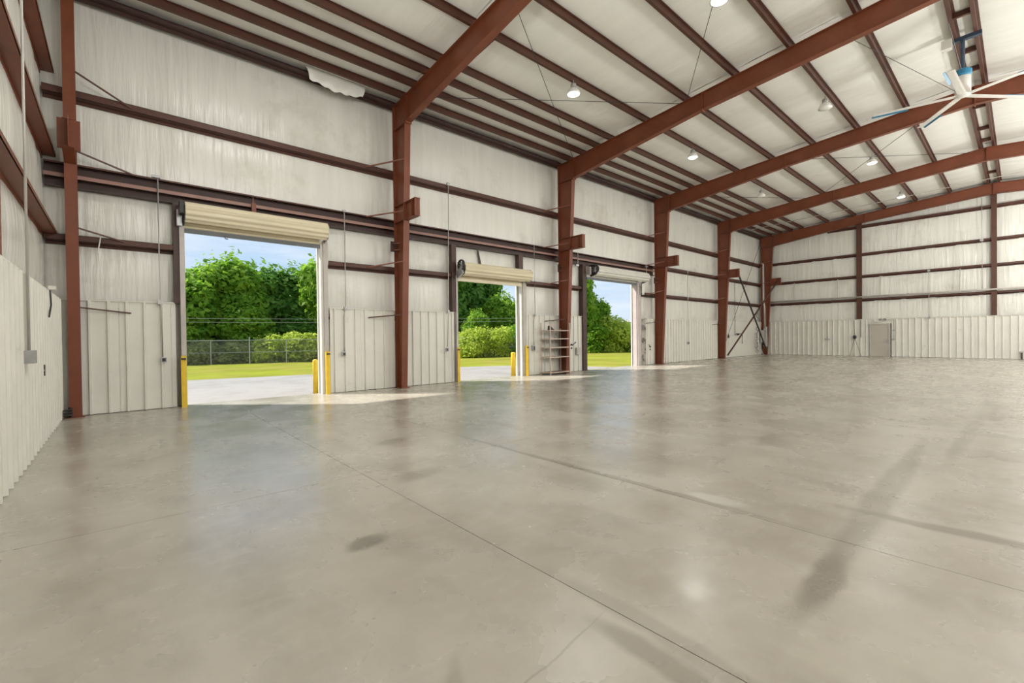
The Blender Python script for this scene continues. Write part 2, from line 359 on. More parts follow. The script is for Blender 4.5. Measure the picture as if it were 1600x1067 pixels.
# end wall on the left
wleft = MB().box(-1.42, -1.34, -11.3, 13.46, -.3, 9.35).add([(-1.42, 13.46, 9.3), (-1.34, 13.46, 9.3), (-1.34, YR, 10.3), (-1.42, YR, 10.3), (-1.34, -11.3, 9.3), (-1.42, -11.3, 9.3)], [(0, 1, 2, 3), (3, 2, 4, 5), (1, 4, 2), (0, 3, 5)]).build('wall_left', 'panel', kind='structure')
lpost = [13.3, 7.13, 1.05, -5.0, -11.1]
for i in range(4):
    y1, y0 = lpost[i], lpost[i + 1]
    for za, zb in ((2.4, 3.80), (3.80, 5.42), (5.42, 7.16)): pillow('insulation_panel', 'liner', wleft, (-1.14, y0, za), (0, y1 - y0, 0), (0, 0, zb - za), (1, 0, 0), .05, seam=1.83, wr=.007)
    pillow('insulation_panel', 'liner', wleft, (-1.14, y0, 7.16), (0, y1 - y0, 0), (0, 0, 2.6 if y0 > -9 else 2.3), (1, 0, 0), .05, seam=1.83, wr=.007)
for z in (3.80, 5.42, 7.16): girt(wleft, 'y', -.925, -11.0, 13.31, z, depth=.21, up=.075, sgn=1, mat='steel')
for y in (7.13, 1.05, -5.0):
    MB().box(-.945, -.93, y - .13, y + .13, 2.46, zt(y)).box(-1.12, -.945, y - .008, y + .008, 2.46, zt(y)).box(-1.135, -1.12, y - .13, y + .13, 2.46, zt(y)).build('end_post', 'steel', wleft)
wainscot(wleft, 'y', -.93, -11.0, 13.1, 1, up=.065); cap(wleft, 'y', -.93, -11.0, 13.12, 1)
# far end wall
wright = MB().box(37.5, 37.58, -11.3, 13.46, -.3, 9.35).add([(37.58, 13.46, 9.3), (37.5, 13.46, 9.3), (37.5, YR, 10.3), (37.58, YR, 10.3), (37.5, -11.3, 9.3), (37.58, -11.3, 9.3)], [(0, 3, 2, 1), (3, 5, 4, 2), (1, 2, 4), (0, 5, 3)]).build('wall_right', 'panel', kind='structure')
for i in range(4):
    y1, y0 = lpost[i], lpost[i + 1]
    for za, zb in ((2.4, 3.74), (3.74, 5.30), (5.30, 6.76), (6.76, 8.62)): pillow('insulation_panel', 'liner', wright, (37.42, y0, za), (0, y1 - y0, 0), (0, 0, zb - za), (-1, 0, 0), .05, seam=1.83, wr=.007)
    pillow('insulation_panel', 'liner', wright, (37.42, y0, 8.62), (0, y1 - y0, 0), (0, 0, 1.4 if -9 < y0 and y1 < 9 else .75), (-1, 0, 0), .02, seam=1.83, wr=.004)
for z in (3.72, 5.28, 6.74): girt(wright, 'y', 37.22, -11.0, 13.1, z, up=.12)
girt(wright, 'y', 37.22, -7.0, 9.0, 8.60, up=.12)
for y, w in ((7.17, .15), (1.04, .11), (-5.0, .11)):
    MB().box(37.18, 37.195, y - w, y + w, 2.47, zt(y)).box(37.195, 37.40, y - .01, y + .01, 2.47, zt(y)).build('end_post', 'girt', wright)
wainscot(wright, 'y', 37.24, -11.0, 5.52, -1); wainscot(wright, 'y', 37.24, 6.68, 13.1, -1)
MB().box(37.228, 37.252, 5.52, 6.68, 2.14, 2.44).build('panel', 'panel', wright); cap(wright, 'y', 37.24, -11.0, 13.1, -1)
# wall behind the camera, with its own open doorways
wf = MB(); xa = -1.4
for a, b, h in ((1.5, 5.5, 4.3), (9.0, 13.0, 4.3), (16.5, 20.5, 4.3), (24.0, 28.0, 4.3)):
    wf.box(xa, a, -11.3, -11.2, -.3, 9.35); wf.box(a, b, -11.3, -11.2, h, 9.35); xa = b
wf.box(xa, 37.6, -11.3, -11.2, -.3, 9.35)
wf.build('wall_front', 'panel', kind='structure')

# ------------------------------------------------------------------ steel frames
def column(X, label, inner0=12.76, braces=(-1,), bracket=True, lowbrace=True):
    t = root('steel_column', (X, 12.95, 0), label, 'column', 'tapered red steel columns along the back wall', 'thing')
    zk = 8.10; ik = 12.33; w = .1
    MB().prism([(13.105, 0), (inner0, 0), (ik, zk), (12.27, zk + .02), (12.27, zt(12.27)), (13.105, zt(13.1))][::-1], 'x', X - .006, X + .006).build('web', 'steel', t)
    MB().box(X - w, X + w, 13.10, 13.115, 0, zt(13.1)).build('outer_flange', 'steel', t)
    MB().strip([(inner0, 0), (ik, zk)], 'x', X - w, X + w, .016).build('inner_flange', 'steel', t)
    MB().box(X - w, X - .006, ik - .03, 13.1, zk - .01, zk + .012).box(X + .006, X + w, ik - .03, 13.1, zk - .01, zk + .012).build('knee_stiffener', 'steel', t)
    MB().box(X - w, X + w, 12.252, 12.272, zk - .04, zt(12.27) + .05).build('end_plate', 'steel', t)
    MB().strip([(12.25, zt(12.25)), (13.11, zt(13.11))], 'x', X - w, X + w, -.014).build('cap_plate', 'steel', t)
    MB().box(X - .15, X + .15, inner0 - .08, 13.14, 0, .016).build('base_plate', 'steel', t)
    if bracket:
        zi = inner0 + (ik - inner0) * 5.4 / zk; b = MB()
        b.box(X - .006, X + .006, 11.80, zi, 5.20, 5.70)
        bo = b.build('crane_bracket', 'steel', t)
        MB().box(X - .09, X + .09, 11.78, zi, 5.70, 5.715).build('top_flange', 'steel', bo)
        MB().box(X - .09, X + .09, 11.78, zi + .01, 5.185, 5.20).build('bottom_flange', 'steel', bo)
        for y in (11.80, 12.02): MB().box(X - .085, X + .085, y, y + .01, 5.20, 5.70).build('stiffener', 'steel', bo)
        for zz in (5.19, 5.70): MB().box(X - w, X - .006, zi + .016, 13.1, zz, zz + .012).build('web_stiffener', 'steel', t)
    for s in braces:
        for z0, z1 in ((7.05, 6.76), (5.48, 5.26), (3.95, 3.72), (2.30, 2.20)):
            if z0 < 3 and not lowbrace: continue
            yi = inner0 + (ik - inner0) * z0 / zk
            MB().bar((X + s * .02, yi + .06, z0), (X + s * 1.0, GY - .012 if z0 > 3 else 13.09, z1), .035, .035).build('flange_brace', 'steel' if z0 > 3 else 'girt', t)
    return t
names = ['red steel column between the first and second doorways', 'red steel column behind the wire shelf rack', 'red steel column just right of the third doorway',
         'red steel column at the foot of the dark crossed braces', 'dark red corner column beside the grey electrical cabinet']
for i, X in enumerate(COLX): column(X, names[i], lowbrace=i < 4)
# corner column at the near end, straight and narrow, with its crane seat
X = -.69; t = root('steel_column', (X, 13.03, 0), 'narrow straight red column in the near left corner, square crane seat halfway up', 'column', None, 'thing')
MB().box(X - .095, X + .095, 12.95, 12.965, 0, zt(13) - .1).build('inner_flange', 'steel', t)
MB().box(X - .006, X + .006, 12.965, 13.12, 0, zt(13) - .1).build('web', 'steel', t)
MB().box(X - .095, X + .095, 13.105, 13.12, 0, zt(13) - .1).build('outer_flange', 'steel', t)
MB().box(X - .14, X + .14, 12.88, 13.14, 0, .016).build('base_plate', 'steel', t)
MB().box(X - .12, X + .12, 12.85, 13.1, zt(13) - .1, zt(13) - .06).box(X - .11, X + .11, 12.9, 12.945, zt(13) - .2, zt(13) - .1).build('cap_plate', 'steel', t)
bo = MB().box(X - .006 + .01, X + .006 + .01, 12.30, 12.95, 5.42, 6.02).build('crane_bracket', 'steel', t)
MB().box(X - .165, X + .175, 12.58, 12.60, 5.42, 6.02).build('stiffener', 'steel', bo)
MB().prism([(12.40, 5.42), (12.95, 5.24), (12.95, 5.26), (12.40, 5.44)], 'x', X - .09, X + .09).build('bottom_flange', 'steel', bo)
MB().box(X - .09, X + .09, 12.56, 12.95, 6.02, 6.035).build('top_flange', 'steel', bo)
for z0, z1, xe in ((7.16, 6.76, .30), (5.52, 5.28, .31), (3.93, 3.76, .14), (2.28, 2.19, .22)):
    MB().bar((X + .10, 12.94, z0), (xe, GY - .01, z1), .03, .03).build('flange_brace', 'girt', t)

def rafter(X, label, ends=(12.25, 2 * YR - 12.25), w=.1, br=True):
    t = root('roof_beam', (X, YR, zt(YR)), label, 'beam', 'red roof beams', 'thing')
    bot = lambda y: np.interp(abs(y - YR), [0, 5.75, 11.2], [9.25, 8.82, 8.12])
    hs = [ends[0], 6.8, YR] + [2 * YR - 6.8, ends[1]]
    MB().prism([(y, bot(y) + .014) for y in hs] + [(y, zt(y) - .016) for y in hs[::-1]], 'x', X - .006, X + .006).build('web', 'steel', t)
    MB().strip([(y, zt(y) - .002) for y in hs], 'x', X - w, X + w, .014).build('top_flange', 'steel', t)
    MB().strip([(y, bot(y)) for y in hs], 'x', X - w, X + w, -.016).build('bottom_flange', 'steel', t)
    for y in (6.8, YR, 2 * YR - 6.8): MB().box(X - .095, X + .095, y - .014, y + .014, bot(y) - .05, zt(y) - .02).build('splice_plate', 'steel', t)
    if br:
        for y in (8.9, 5.83, 2.8):
            MB().bar((X + .09, y, bot(y) + .01), (X + .72, y + .02, zt(y) + .06), .035, .035).build('flange_brace', 'girt', t)
    return t
rn = ['nearest red roof beam, rising from the column between the first two doorways', 'second red roof beam, rising from the column behind the wire rack',
      'third red roof beam, rising from the column right of the third doorway', 'fourth red roof beam, rising from the column with the crossed braces']
for i, X in enumerate(COLX[:4]): rafter(X, rn[i])
rafter(36.95, 'last red roof beam, lying against the far end wall', br=False)
tt = root('roof_beam', (-.69, YR, zt(YR)), 'short red beam end on top of the corner column, against the near end wall', 'beam', 'red roof beams', 'thing')
MB().prism([(12.98, zt(12.98) - .06), (YR, zt(YR) - .3), (YR, zt(YR) - .02), (12.98, zt(12.98) - .02)], 'x', -.70, -.68).build('web', 'steel', tt)
MB().strip([(12.98, zt(12.98) - .06), (YR, zt(YR) - .3)], 'x', -.79, -.59, .012).build('bottom_flange', 'steel', tt)
MB().strip([(12.98, zt(12.98) - .014), (YR, zt(YR) - .014)], 'x', -.79, -.59, .012).build('top_flange', 'steel', tt)

# ------------------------------------------------------------------ bracing rods and angles
def rod(name, a, b, r, mat, label, cat, group=None):
    c = ((a[0] + b[0]) / 2, (a[1] + b[1]) / 2, min(a[2], b[2]))
    return tag(MB().tube([a, b], r, 6).build(name, mat, org=c), label, cat, group, 'thing')
u = -.05
rod('bracing_cable', (6.8, 7.6, zt(7.6) + u), (14.2, 12.2, zt(12.2) + u), .009, 'black', 'thin steel cable slanting down past the nearest lit lamp to the wire rack column', 'cable', 'roof bracing cables')
rod('bracing_cable', (6.8, 12.2, zt(12.2) + u), (14.2, 7.5, zt(7.5) + u), .009, 'black', 'thin steel cable running level just below the nearest lit lamp', 'cable', 'roof bracing cables')
rod('bracing_cable', (6.8, 2.0, zt(2.0) + u), (14.2, 7.3, zt(7.3) + u), .009, 'black', 'thin steel cable dropping from the top edge to the second roof beam', 'cable', 'roof bracing cables')
rod('bracing_cable', (14.4, 3.3, zt(3.3) + u), (21.8, 1.45, zt(1.45) + u), .008, 'black', 'thin steel cable beside the ceiling fan blades', 'cable', 'roof bracing cables')
rod('bracing_cable', (22.05, 7.3, zt(7.3) + u), (29.45, 1.6, zt(1.6) + u), .010, 'black', 'thin steel cable running level between the third and fourth roof beams', 'cable', 'roof bracing cables')
rod('bracing_cable', (22.05, 1.6, zt(1.6) + u), (29.45, 7.3, zt(7.3) + u), .010, 'black', 'thin steel cable slanting past the lit lamp between the third and fourth roof beams', 'cable', 'roof bracing cables')
rod('bracing_cable', (22.05, 12.2, zt(12.2) + u), (29.45, 8.0, zt(8.0) + u), .010, 'black', 'thin steel cable above the third doorway column, near the eave', 'cable', 'roof bracing cables')
rod('conduit_run', (33.4, 12.6, zt(12.6) - .03), (33.4, -3, zt(-3) - .03), .018, 'conduit', 'pale conduit strung under the roof along the last bay', 'conduit')
def angle(a, b, mat, label):
    c = ((a[0] + b[0]) / 2, (a[1] + b[1]) / 2, min(a[2], b[2]))
    return tag(MB().bar(a, b, .09, .012).bar((a[0], a[1] - .04, a[2]), (b[0], b[1] - .04, b[2]), .012, .09).build('cross_brace', mat, org=c), label, 'brace', 'crossed braces in the last bay', 'thing')
angle((29.7, 11.9, 5.35), (36.2, 12.55, .35), 'black', 'dark steel angle running down from the fourth column bracket to the far corner')
angle((29.66, 12.62, .2), (36.85, 11.95, 5.55), 'girt', 'dark steel angle rising from the fourth column foot to the corner bracket')
rod('wall_rod', (29.75, 13.06, .2), (36.7, 13.06, 8.6), .014, 'black', 'thin diagonal rod against the back wall behind the crossed braces', 'rod')

# ------------------------------------------------------------------ roll-up doors
def coil_door(i, xa, xb, ztop, yc, zc, cxa, cxb, mat, barmat, r=.225):
    d = root('door_%d' % i, ((xa + xb) / 2, 13.2, 0), kind='structure')
    n = 72; prof = [(yc + (r + .015 * math.cos(11 * a)) * math.cos(a), zc + (r + .015 * math.cos(11 * a)) * math.sin(a)) for a in (2 * math.pi * k / n for k in range(n))]
    MB().prism(prof, 'x', cxa, cxb).build('curtain_roll', mat, d, smooth=False)
    zb = ztop - .09
    pr = [(13.085 + .012 * math.cos((z - zb) * 2 * math.pi / .085), z) for z in np.linspace(zb, zc + .05, 24)]
    MB().strip(pr, 'x', xa + .03, xb - .03, .004).build('curtain', mat, d)
    MB().box(xa + .02, xb - .02, 13.05, 13.11, zb - .10, zb).build('bottom_bar', barmat, d)
    for x0 in (cxa - .02, cxb):
        MB().prism([(13.12, zc - .30), (yc - .14, zc - .20), (yc - .2, zc + .1), (yc - .05, zc + .24), (13.12, zc + .26)], 'x', x0, x0 + .02).build('end_bracket', 'black' if x0 < cxa else 'galv', d)
    return d
d1 = coil_door(1, 1.19, 4.33, 4.31, 12.86, 4.56, 1.20, 4.42, 'cream', 'barg')
d2 = coil_door(2, 8.95, 12.03, 3.74, 12.86, 3.96, 9.03, 12.24, 'cream', 'cream', .22)
d3 = coil_door(3, 16.02, 20.08, 4.34, 12.86, 4.56, 16.34, 20.62, 'curtw', 'barg', .225)
# guides, jambs and reveals
def jb(d, name, mat, *b): return MB().box(*b).build(name, mat, d)
jb(d1, 'jamb', 'dark', 1.0, 1.11, 13.10, 13.30, 2.44, 4.80); jb(d1, 'guide', 'trimg', 1.11, 1.21, 13.06, 13.16, 0, 4.35); jb(d1, 'reveal', 'trimw', 1.14, 1.19, 13.16, 13.47, 0, 4.28)
jb(d1, 'guide', 'trimg', 4.40, 4.52, 13.07, 13.16, 0, 4.35); jb(d1, 'reveal', 'trimw', 4.335, 4.40, 13.12, 13.27, 0, 4.28); jb(d1, 'head_reveal', 'trimw', 1.19, 4.33, 13.16, 13.47, 4.28, 4.33)
jb(d2, 'jamb', 'dark', 8.74, 8.93, 13.08, 13.28, 2.47, 4.80); jb(d2, 'guide', 'trimg', 8.90, 8.97, 13.06, 13.16, 0, 3.75); jb(d2, 'reveal', 'trimw', 8.91, 8.95, 13.16, 13.47, 0, 3.7)
jb(d2, 'header_stub', 'dark', 11.88, 12.10, 13.06, 13.26, 4.14, 4.80); jb(d2, 'guide', 'trimg', 12.09, 12.24, 13.07, 13.16, 0, 3.75); jb(d2, 'reveal', 'trimw', 12.035, 12.09, 13.12, 13.22, 0, 3.7)
jb(d2, 'guide', 'trimg', 12.24, 12.30, 13.1, 13.16, 0, 3.70); jb(d2, 'head_reveal', 'trimw', 8.95, 12.03, 13.16, 13.47, 3.70, 3.75)
MB().prism([(9.96, 4.76), (10.02, 4.76), (10.16, 4.2), (10.07, 4.2)], 'y', 13.22, 13.25).build('loose_strap', 'dark', d2)
jb(d3, 'jamb', 'dark', 15.76, 15.98, 13.06, 13.28, 0, 4.80); jb(d3, 'guide', 'black', 15.98, 16.02, 13.06, 13.16, 0, 4.35); jb(d3, 'reveal', 'dark', 15.98, 16.02, 13.16, 13.47, 0, 4.28)
jb(d3, 'reveal', 'jambp', 20.08, 20.12, 13.12, 13.34, 0, 4.28); jb(d3, 'guide', 'jambp', 20.12, 20.28, 13.06, 13.16, 0, 4.35); jb(d3, 'guide', 'trimg', 20.28, 20.46, 13.085, 13.16, 0, 4.32)
jb(d3, 'head_reveal', 'trimw', 16.02, 20.08, 13.16, 13.47, 4.28, 4.33)
def hoop(cx, cy, cz, r, th, w):                       # flat ring in the YZ plane
    m = MB(); n = 20
    vs = []
    for x in (cx - w / 2, cx + w / 2):
        for rr in (r, r - th): vs += [(x, cy + rr * math.cos(2 * math.pi * k / n), cz + rr * math.sin(2 * math.pi * k / n)) for k in range(n)]
    fs = []
    for k in range(n):
        q = (k + 1) % n
        fs += [(k, q, n + q, n + k), (2 * n + k, 3 * n + k, 3 * n + q, 2 * n + q), (k, 2 * n + k, 2 * n + q, q), (n + k, n + q, 3 * n + q, 3 * n + k)]
    return m.add(vs, fs)
def hoist(d, x, yc, zc, r=.2):
    w = hoop(x, yc, zc, r, .05, .05).build('chain_wheel', 'black', d)
    m = MB()
    for k in range(4):
        a = math.pi * k / 4; m.bar((x, yc - (r - .04) * math.cos(a), zc - (r - .04) * math.sin(a)), (x, yc + (r - .04) * math.cos(a), zc + (r - .04) * math.sin(a)), .02, .02)
    m.build('spokes', 'galv', w)
hoist(d2, 8.93, 12.78, 4.06, .2); MB().prism([(12.98, 3.62), (12.66, 3.78), (12.74, 4.02), (13.08, 3.84)], 'x', 8.90, 8.96).build('hoist_bracket', 'galv', d2)
hoist(d3, 16.22, 12.72, 4.58, .21); MB().box(16.06, 16.18, 12.9, 13.06, 4.36, 4.7).build('hoist_bracket', 'trimg', d3)
MB().box(1.06, 1.16, 12.95, 13.08, 4.25, 4.62).build('hoist_bracket', 'galv', d1); MB().box(1.1, 1.18, 12.7, 12.95, 4.5, 4.78).build('spring_anchor', 'black', d1)
MB().tube([(2.02, 13.02, 4.13), (2.02, 13.02, 4.08), (2.08, 13.0, 4.07)], .012, 6).build('pull_handle', 'black', d1)
# door in the far end wall
d4 = root('door_4', (37.2, 6.1, 0), kind='structure')
MB().box(37.205, 37.235, 5.66, 6.56, .012, 2.09).build('leaf', 'doorg', d4)
MB().box(37.17, 37.25, 6.56, 6.64, 0, 2.15).box(37.17, 37.25, 5.58, 5.66, 0, 2.15).box(37.17, 37.25, 5.66, 6.56, 2.09, 2.15).build('frame', 'trimg', d4)
MB().box(37.12, 37.205, 5.71, 5.76, .98, 1.03).box(37.11, 37.13, 5.71, 5.86, .99, 1.02).box(37.19, 37.206, 5.69, 5.78, .9, 1.12).build('lever_handle', 'galv', d4)
MB().box(37.196, 37.206, 5.70, 6.52, 1.72, 2.0).build('header_plate', 'doorg', d4)

# yellow jamb guards and bollards
def guard(xc, label, s):
    o = MB().box(xc - .05, xc + .05, 12.975, 12.99, 0, 1.21).box(xc + s * .05 - .008, xc + s * .05 + .008, 12.99, 13.06, 0, 1.21).build('jamb_guard', 'yellow', org=(xc, 13.0, 0))
    MB().box(xc - .045, xc + .045, 12.94, 12.975, 1.12, 1.16).build('clasp', 'black', o)
    return tag(o, label, 'guard', 'yellow door jamb guards', 'thing')
guard(1.14, 'yellow steel jamb guard on the left side of the first doorway', 1); guard(4.46, 'yellow steel jamb guard on the right side of the first doorway, by a socket', -1)
guard(8.92, 'yellow steel jamb guard on the left side of the second doorway', 1); guard(12.22, 'yellow steel jamb guard on the right side of the second doorway', -1)
def bollard(x, y, r, h, label):
    o = MB().lathe([(r, -.05), (r, h - .04), (r * .92, h - .015), (r * .5, h)], (x, y, 0), 20).build('bollard', 'yellow', org=(x, y, 0), smooth=True); return tag(o, label, 'bollard', 'yellow bollards outside', 'thing')
bollard(4.34, 13.72, .075, .97, 'yellow pipe bollard just outside the first doorway'); bollard(12.1, 13.72, .095, .94, 'yellow pipe bollard just outside the second doorway')

# ------------------------------------------------------------------ conduits and boxes
def conduit(name, pts, boxes, label, r=.014, group='grey wall conduits', mat='conduit'):
    """pts: run of pipe; boxes: (cx, cy, cz, sx, sy, sz, partname)"""
    t = root(name, (pts[-1][0], pts[-1][1], min(p[2] for p in pts)), label, 'conduit', group, 'thing')
    MB().tube(pts, r, 8).build('pipe', mat, t, smooth=True)
    for cx, cy, cz, sx, sy, sz, nm in boxes:
        b = MB().box(cx - sx / 2, cx + sx / 2, cy - sy / 2, cy + sy / 2, cz - sz / 2, cz + sz / 2).build(nm, 'galv', t)
        if nm == 'socket_box':
            MB().box(cx - sx * .3, cx + sx * .3, cy - sy / 2 - .006, cy - sy / 2, cz - sz * .35, cz + sz * .35).build('cover_plate', 'black', b)
    return t
cy = 13.08
conduit('wall_conduit', [(.73, cy, 5.33), (.73, cy, 2.5), (.76, cy, 2.3), (.76, cy, 1.2)], [(.70, cy, 5.33, .16, .06, .06, 'junction_box'), (.73, cy, 2.46, .08, .06, .1, 'junction_box'), (.78, cy, 1.13, .11, .07, .11, 'socket_box')], 'grey conduit with socket left of the first doorway')
conduit('wall_conduit', [(5.02, cy, 5.30), (5.02, cy, 2.5), (4.95, cy, 2.2), (4.95, cy, 1.2)], [(5.02, cy, 5.30, .09, .06, .06, 'junction_box'), (5.02, cy, 2.46, .10, .06, .08, 'junction_box'), (4.94, cy, 1.12, .11, .07, .12, 'socket_box')], 'grey conduit with square socket right of the first doorway')
conduit('wall_conduit', [(8.64, cy, 6.86), (8.58, cy, 2.5), (8.53, cy, 1.25)], [(8.64, cy, 6.86, .1, .07, .1, 'junction_box'), (8.58, cy, 2.46, .08, .06, .1, 'junction_box'), (8.50, cy, 1.15, .08, .08, .12, 'socket_box')], 'grey conduit from the high girt down to the second doorway')
conduit('wall_conduit', [(12.74, cy, 5.30), (12.76, cy, 2.5), (12.66, cy, 2.2), (12.66, cy, 1.2)], [(12.76, cy, 2.44, .08, .06, .1, 'junction_box'), (12.64, cy, 1.1, .12, .09, .22, 'socket_box')], 'grey conduit left of the wire shelf rack')
conduit('wall_conduit', [(15.45, cy, 5.3), (15.45, cy, 4.75)], [(15.4, cy, 4.72, .2, .06, .08, 'junction_box')], 'short conduit above the third doorway, left end')
conduit('wall_conduit', [(20.98, cy, 5.25), (20.98, cy, 4.6)], [(20.98, cy, 5.2, .2, .06, .08, 'junction_box')], 'short conduit above the third doorway, right end')
conduit('wall_conduit', [(25.4, cy, 5.3), (25.4, cy, 2.5), (25.4, cy, 1.2)], [(25.4, cy, 5.3, .1, .06, .1, 'junction_box'), (25.4, cy, 3.75, .1, .06, .1, 'junction_box'), (25.4, cy, 1.08, .14, .07, .16, 'socket_box')], 'grey conduit down the middle of the fourth bay')
conduit('wall_conduit', [(-.85, 8.28, 9.0), (-.85, 8.28, 1.4)], [(-.82, 8.1, 1.385, .09, .20, .16, 'junction_box')], 'grey conduit with grey box on the near left wall')
# far wall conduits
fx = 37.09
t = root('wall_pipe', (fx, 5, 3.85), 'long pale pipe running along the far wall below the middle girt', 'pipe', None, 'thing')
MB().tube([(fx, 12.7, 3.96), (fx, -10.5, 3.90)], .05, 10).build('pipe', 'trimg', t, smooth=True)
for y in (10.98, 8.36, 6.06, 2.4): MB().tube([(fx + .1, y, 5.26), (fx + .02, y, 3.94)], .022, 6).build('drop_pipe', 'conduit', t)
conduit('wall_conduit', [(fx + .09, 3.75, 5.3), (fx + .09, 3.75, 2.44)], [(fx + .06, 3.75, 5.3, .1, .12, .1, 'junction_box'), (fx + .06, 3.75, 2.42, .1, .12, .1, 'junction_box')], 'pale conduit in the middle of the far wall')
conduit('wall_conduit', [(fx + .09, 1.52, 9.2), (fx + .09, 1.5, 3.9)], [(fx + .06, 1.52, 6.78, .1, .14, .12, 'junction_box')], 'tall pale conduit beside the ridge post of the far wall')
conduit('wall_conduit', [(fx + .085, 8.95, 2.42), (fx + .085, 8.95, 1.2)], [(fx + .07, 8.98, 1.15, .07, .3, .07, 'junction_box')], 'thin conduit on the far wall panels left of the door')
conduit('wall_conduit', [(fx + .085, 5.7, 2.36), (fx + .085, 5.40, 2.36), (fx + .085, 5.40, 1.15)], [(fx + .075, 5.40, 1.7, .06, .09, .09, 'junction_box'), (fx + .075, 5.43, 1.12, .06, .16, .1, 'junction_box')], 'bent conduit beside the far door handle')
conduit('wall_conduit', [(fx + .085, 7.09, 2.42), (fx + .085, 7.09, 1.25)], [(fx + .075, 7.09, 1.6, .06, .08, .1, 'junction_box')], 'thin conduit on the far wall just left of the door', mat='black')
t = root('emergency_light', (fx + .08, 6.07, 2.25), 'white twin-head emergency light above the far door', 'light', None, 'thing')
MB().box(37.10, 37.2, 5.95, 6.38, 2.26, 2.42).build('housing', 'trimw', t)
for y in (5.82, 6.05): MB().tube([(37.16, y, 2.43), (37.04, y, 2.40)], [.05, .085], 12).build('lamp_head', 'galv', t)
t = root('hose_stand', (37.0, 7.38, 0), 'thin black wire stand leaning on the far wall left of the door', 'stand', None, 'thing')
MB().tube([(37.1, 7.45, 2.4), (37.08, 7.40, 1.35)], .012, 6).build('hanger', 'black', t)
MB().lathe([(.05, -.12), (.10, -.05), (.10, .05), (.05, .12)], (37.08, 7.40, 1.28), 10).build('reel', 'black', t)
for y in (7.68, 7.06): MB().tube([(37.08, 7.40, 1.2), (37.06, y, .02)], .012, 6).build('leg', 'black', t)
t = root('wall_bracket', (37.0, .02, .0), 'small dark bracket low on the far wall at the right', 'bracket', None, 'thing')
MB().box(37.05, 37.2, -.05, .09, .36, .44).build('arm', 'galv', t); MB().box(37.14, 37.2, -.02, .04, 0, .40).build('post', 'dark', t)
# electrical cabinet and pipe in the far corner
t = root('electrical_cabinet', (36.5, 12.9, .6), 'grey electrical cabinet with riser pipe on the far corner column', 'cabinet', None, 'thing')
MB().box(36.42, 36.66, 12.75, 13.05, .95, 1.85).build('body', 'galv', t); MB().box(36.66, 36.80, 12.68, 12.9, .62, 2.1).build('side_box', 'conduit', t)
MB().box(36.405, 36.42, 12.77, 13.03, .98, 1.82).build('door', 'conduit', t)
MB().tube([(36.55, 13.0, 6.9), (36.55, 12.86, 6.8), (36.55, 12.86, 4.0), (36.58, 12.80, 3.6), (36.62, 12.80, 2.0)], .06, 10).build('riser_pipe', 'conduit', t, smooth=True)
MB().tube([(36.4, 12.95, .95), (36.38, 13.0, .5), (36.45, 12.9, .1), (36.4, 12.8, .02)], .04, 8).build('cable_bundle', 'galv', t)
t = root('cable_tangle', (35.9, 13.0, .0), 'dark tangle of loose cable hanging in the far corner', 'cable', None, 'thing')
pts = [(35.75 + .16 * math.sin(k * 1.3), 13.02 - .04 * math.cos(k * 2.1), 3.3 - k * .1) for k in range(32)]
MB().tube(pts, .02, 6).build('cable_loop', 'black', t); MB().tube([(q[0] - .25 + .1 * math.sin(i), q[1] - .05, q[2] * .55) for i, q in enumerate(pts)], .02, 6).build('cable_loop', 'galv', t)
# hose tap on the back wall beneath the crossed braces
t = root('wall_tap', (32.6, 13.0, .9), 'dark wall tap and bent pipe behind the crossed braces', 'tap', None, 'thing')
MB().tube([(32.2, 13.1, 1.6), (32.2, 13.0, 1.6), (33.0, 13.0, 1.6), (33.0, 13.0, .9)], .025, 8).build('pipe', 'black', t); MB().lathe([(.06, -.05), (.09, 0), (.06, .05)], (32.3, 13.0, 1.55), 10).build('valve', 'black', t)
tag(MB().tube([(32.0, 13.08, 5.1), (32.0, 13.08, 1.5)], .014, 6).lathe([(.03, -.25), (.05, -.12), (.03, 0)], (30.9, 13.05, 1.55), 8).build('hanging_cord', 'black', org=(32, 13.08, 1.3)), 'thin dark cord down the back wall behind the crossed braces', 'cord', None, 'thing')
# hooks beside the third doorway and small fittings
def hookset(x, z, label, flip=1):
    t = root('wall_hook', (x, 13.07, z), label, 'hook', None, 'thing')
    MB().tube([(x, 13.12, z), (x, 13.02, z - .02), (x + flip * .22, 13.0, z + .12)], .02, 6).build('arm', 'black', t)
    MB().lathe([(.03, -.03), (.04, 0), (.03, .03)], (x, 13.06, z + .02), 8).lathe([(.03, -.03), (.04, 0), (.03, .03)], (x, 13.06, z - .14), 8).build('pin', 'black', t)
hookset(14.95, 1.18, 'black hook bracket on the panel just right of the wire rack')
hookset(21.25, .95, 'black hook bracket on the narrow panel right of the third doorway', -1)
t = root('switch_box', (15.4, 13.1, .75), 'small grey switch box low on the panel left of the third doorway', 'box', None, 'thing')
MB().box(15.28, 15.5, 13.02, 13.11, .74, 1.06).build('box', 'conduit', t); MB().box(15.32, 15.46, 13.01, 13.02, .8, 1.0).build('lid', 'trimg', t)
t = root('chain_hoist', (20.55, 13.0, 3.7), 'white chain hoist box hanging right of the third doorway', 'hoist', None, 'thing')
MB().box(20.36, 20.62, 12.98, 13.08, 3.68, 4.22).build('housing', 'trimw', t)
m = MB()
for k in range(9): m.lathe([(.02, -.03), (.032, 0), (.02, .03)], (20.32 + .01 * (k % 2), 12.97, 3.66 + k * .075), 6)
m.build('chain', 'black', t)
m = MB()
for k in range(12): m.lathe([(.02, -.03), (.036, 0), (.02, .03)], (20.45 + k * .105, 12.96, 3.62 - .05 * math.sin(k * .6)), 6)
m.build('loose_chain', 'black', t)
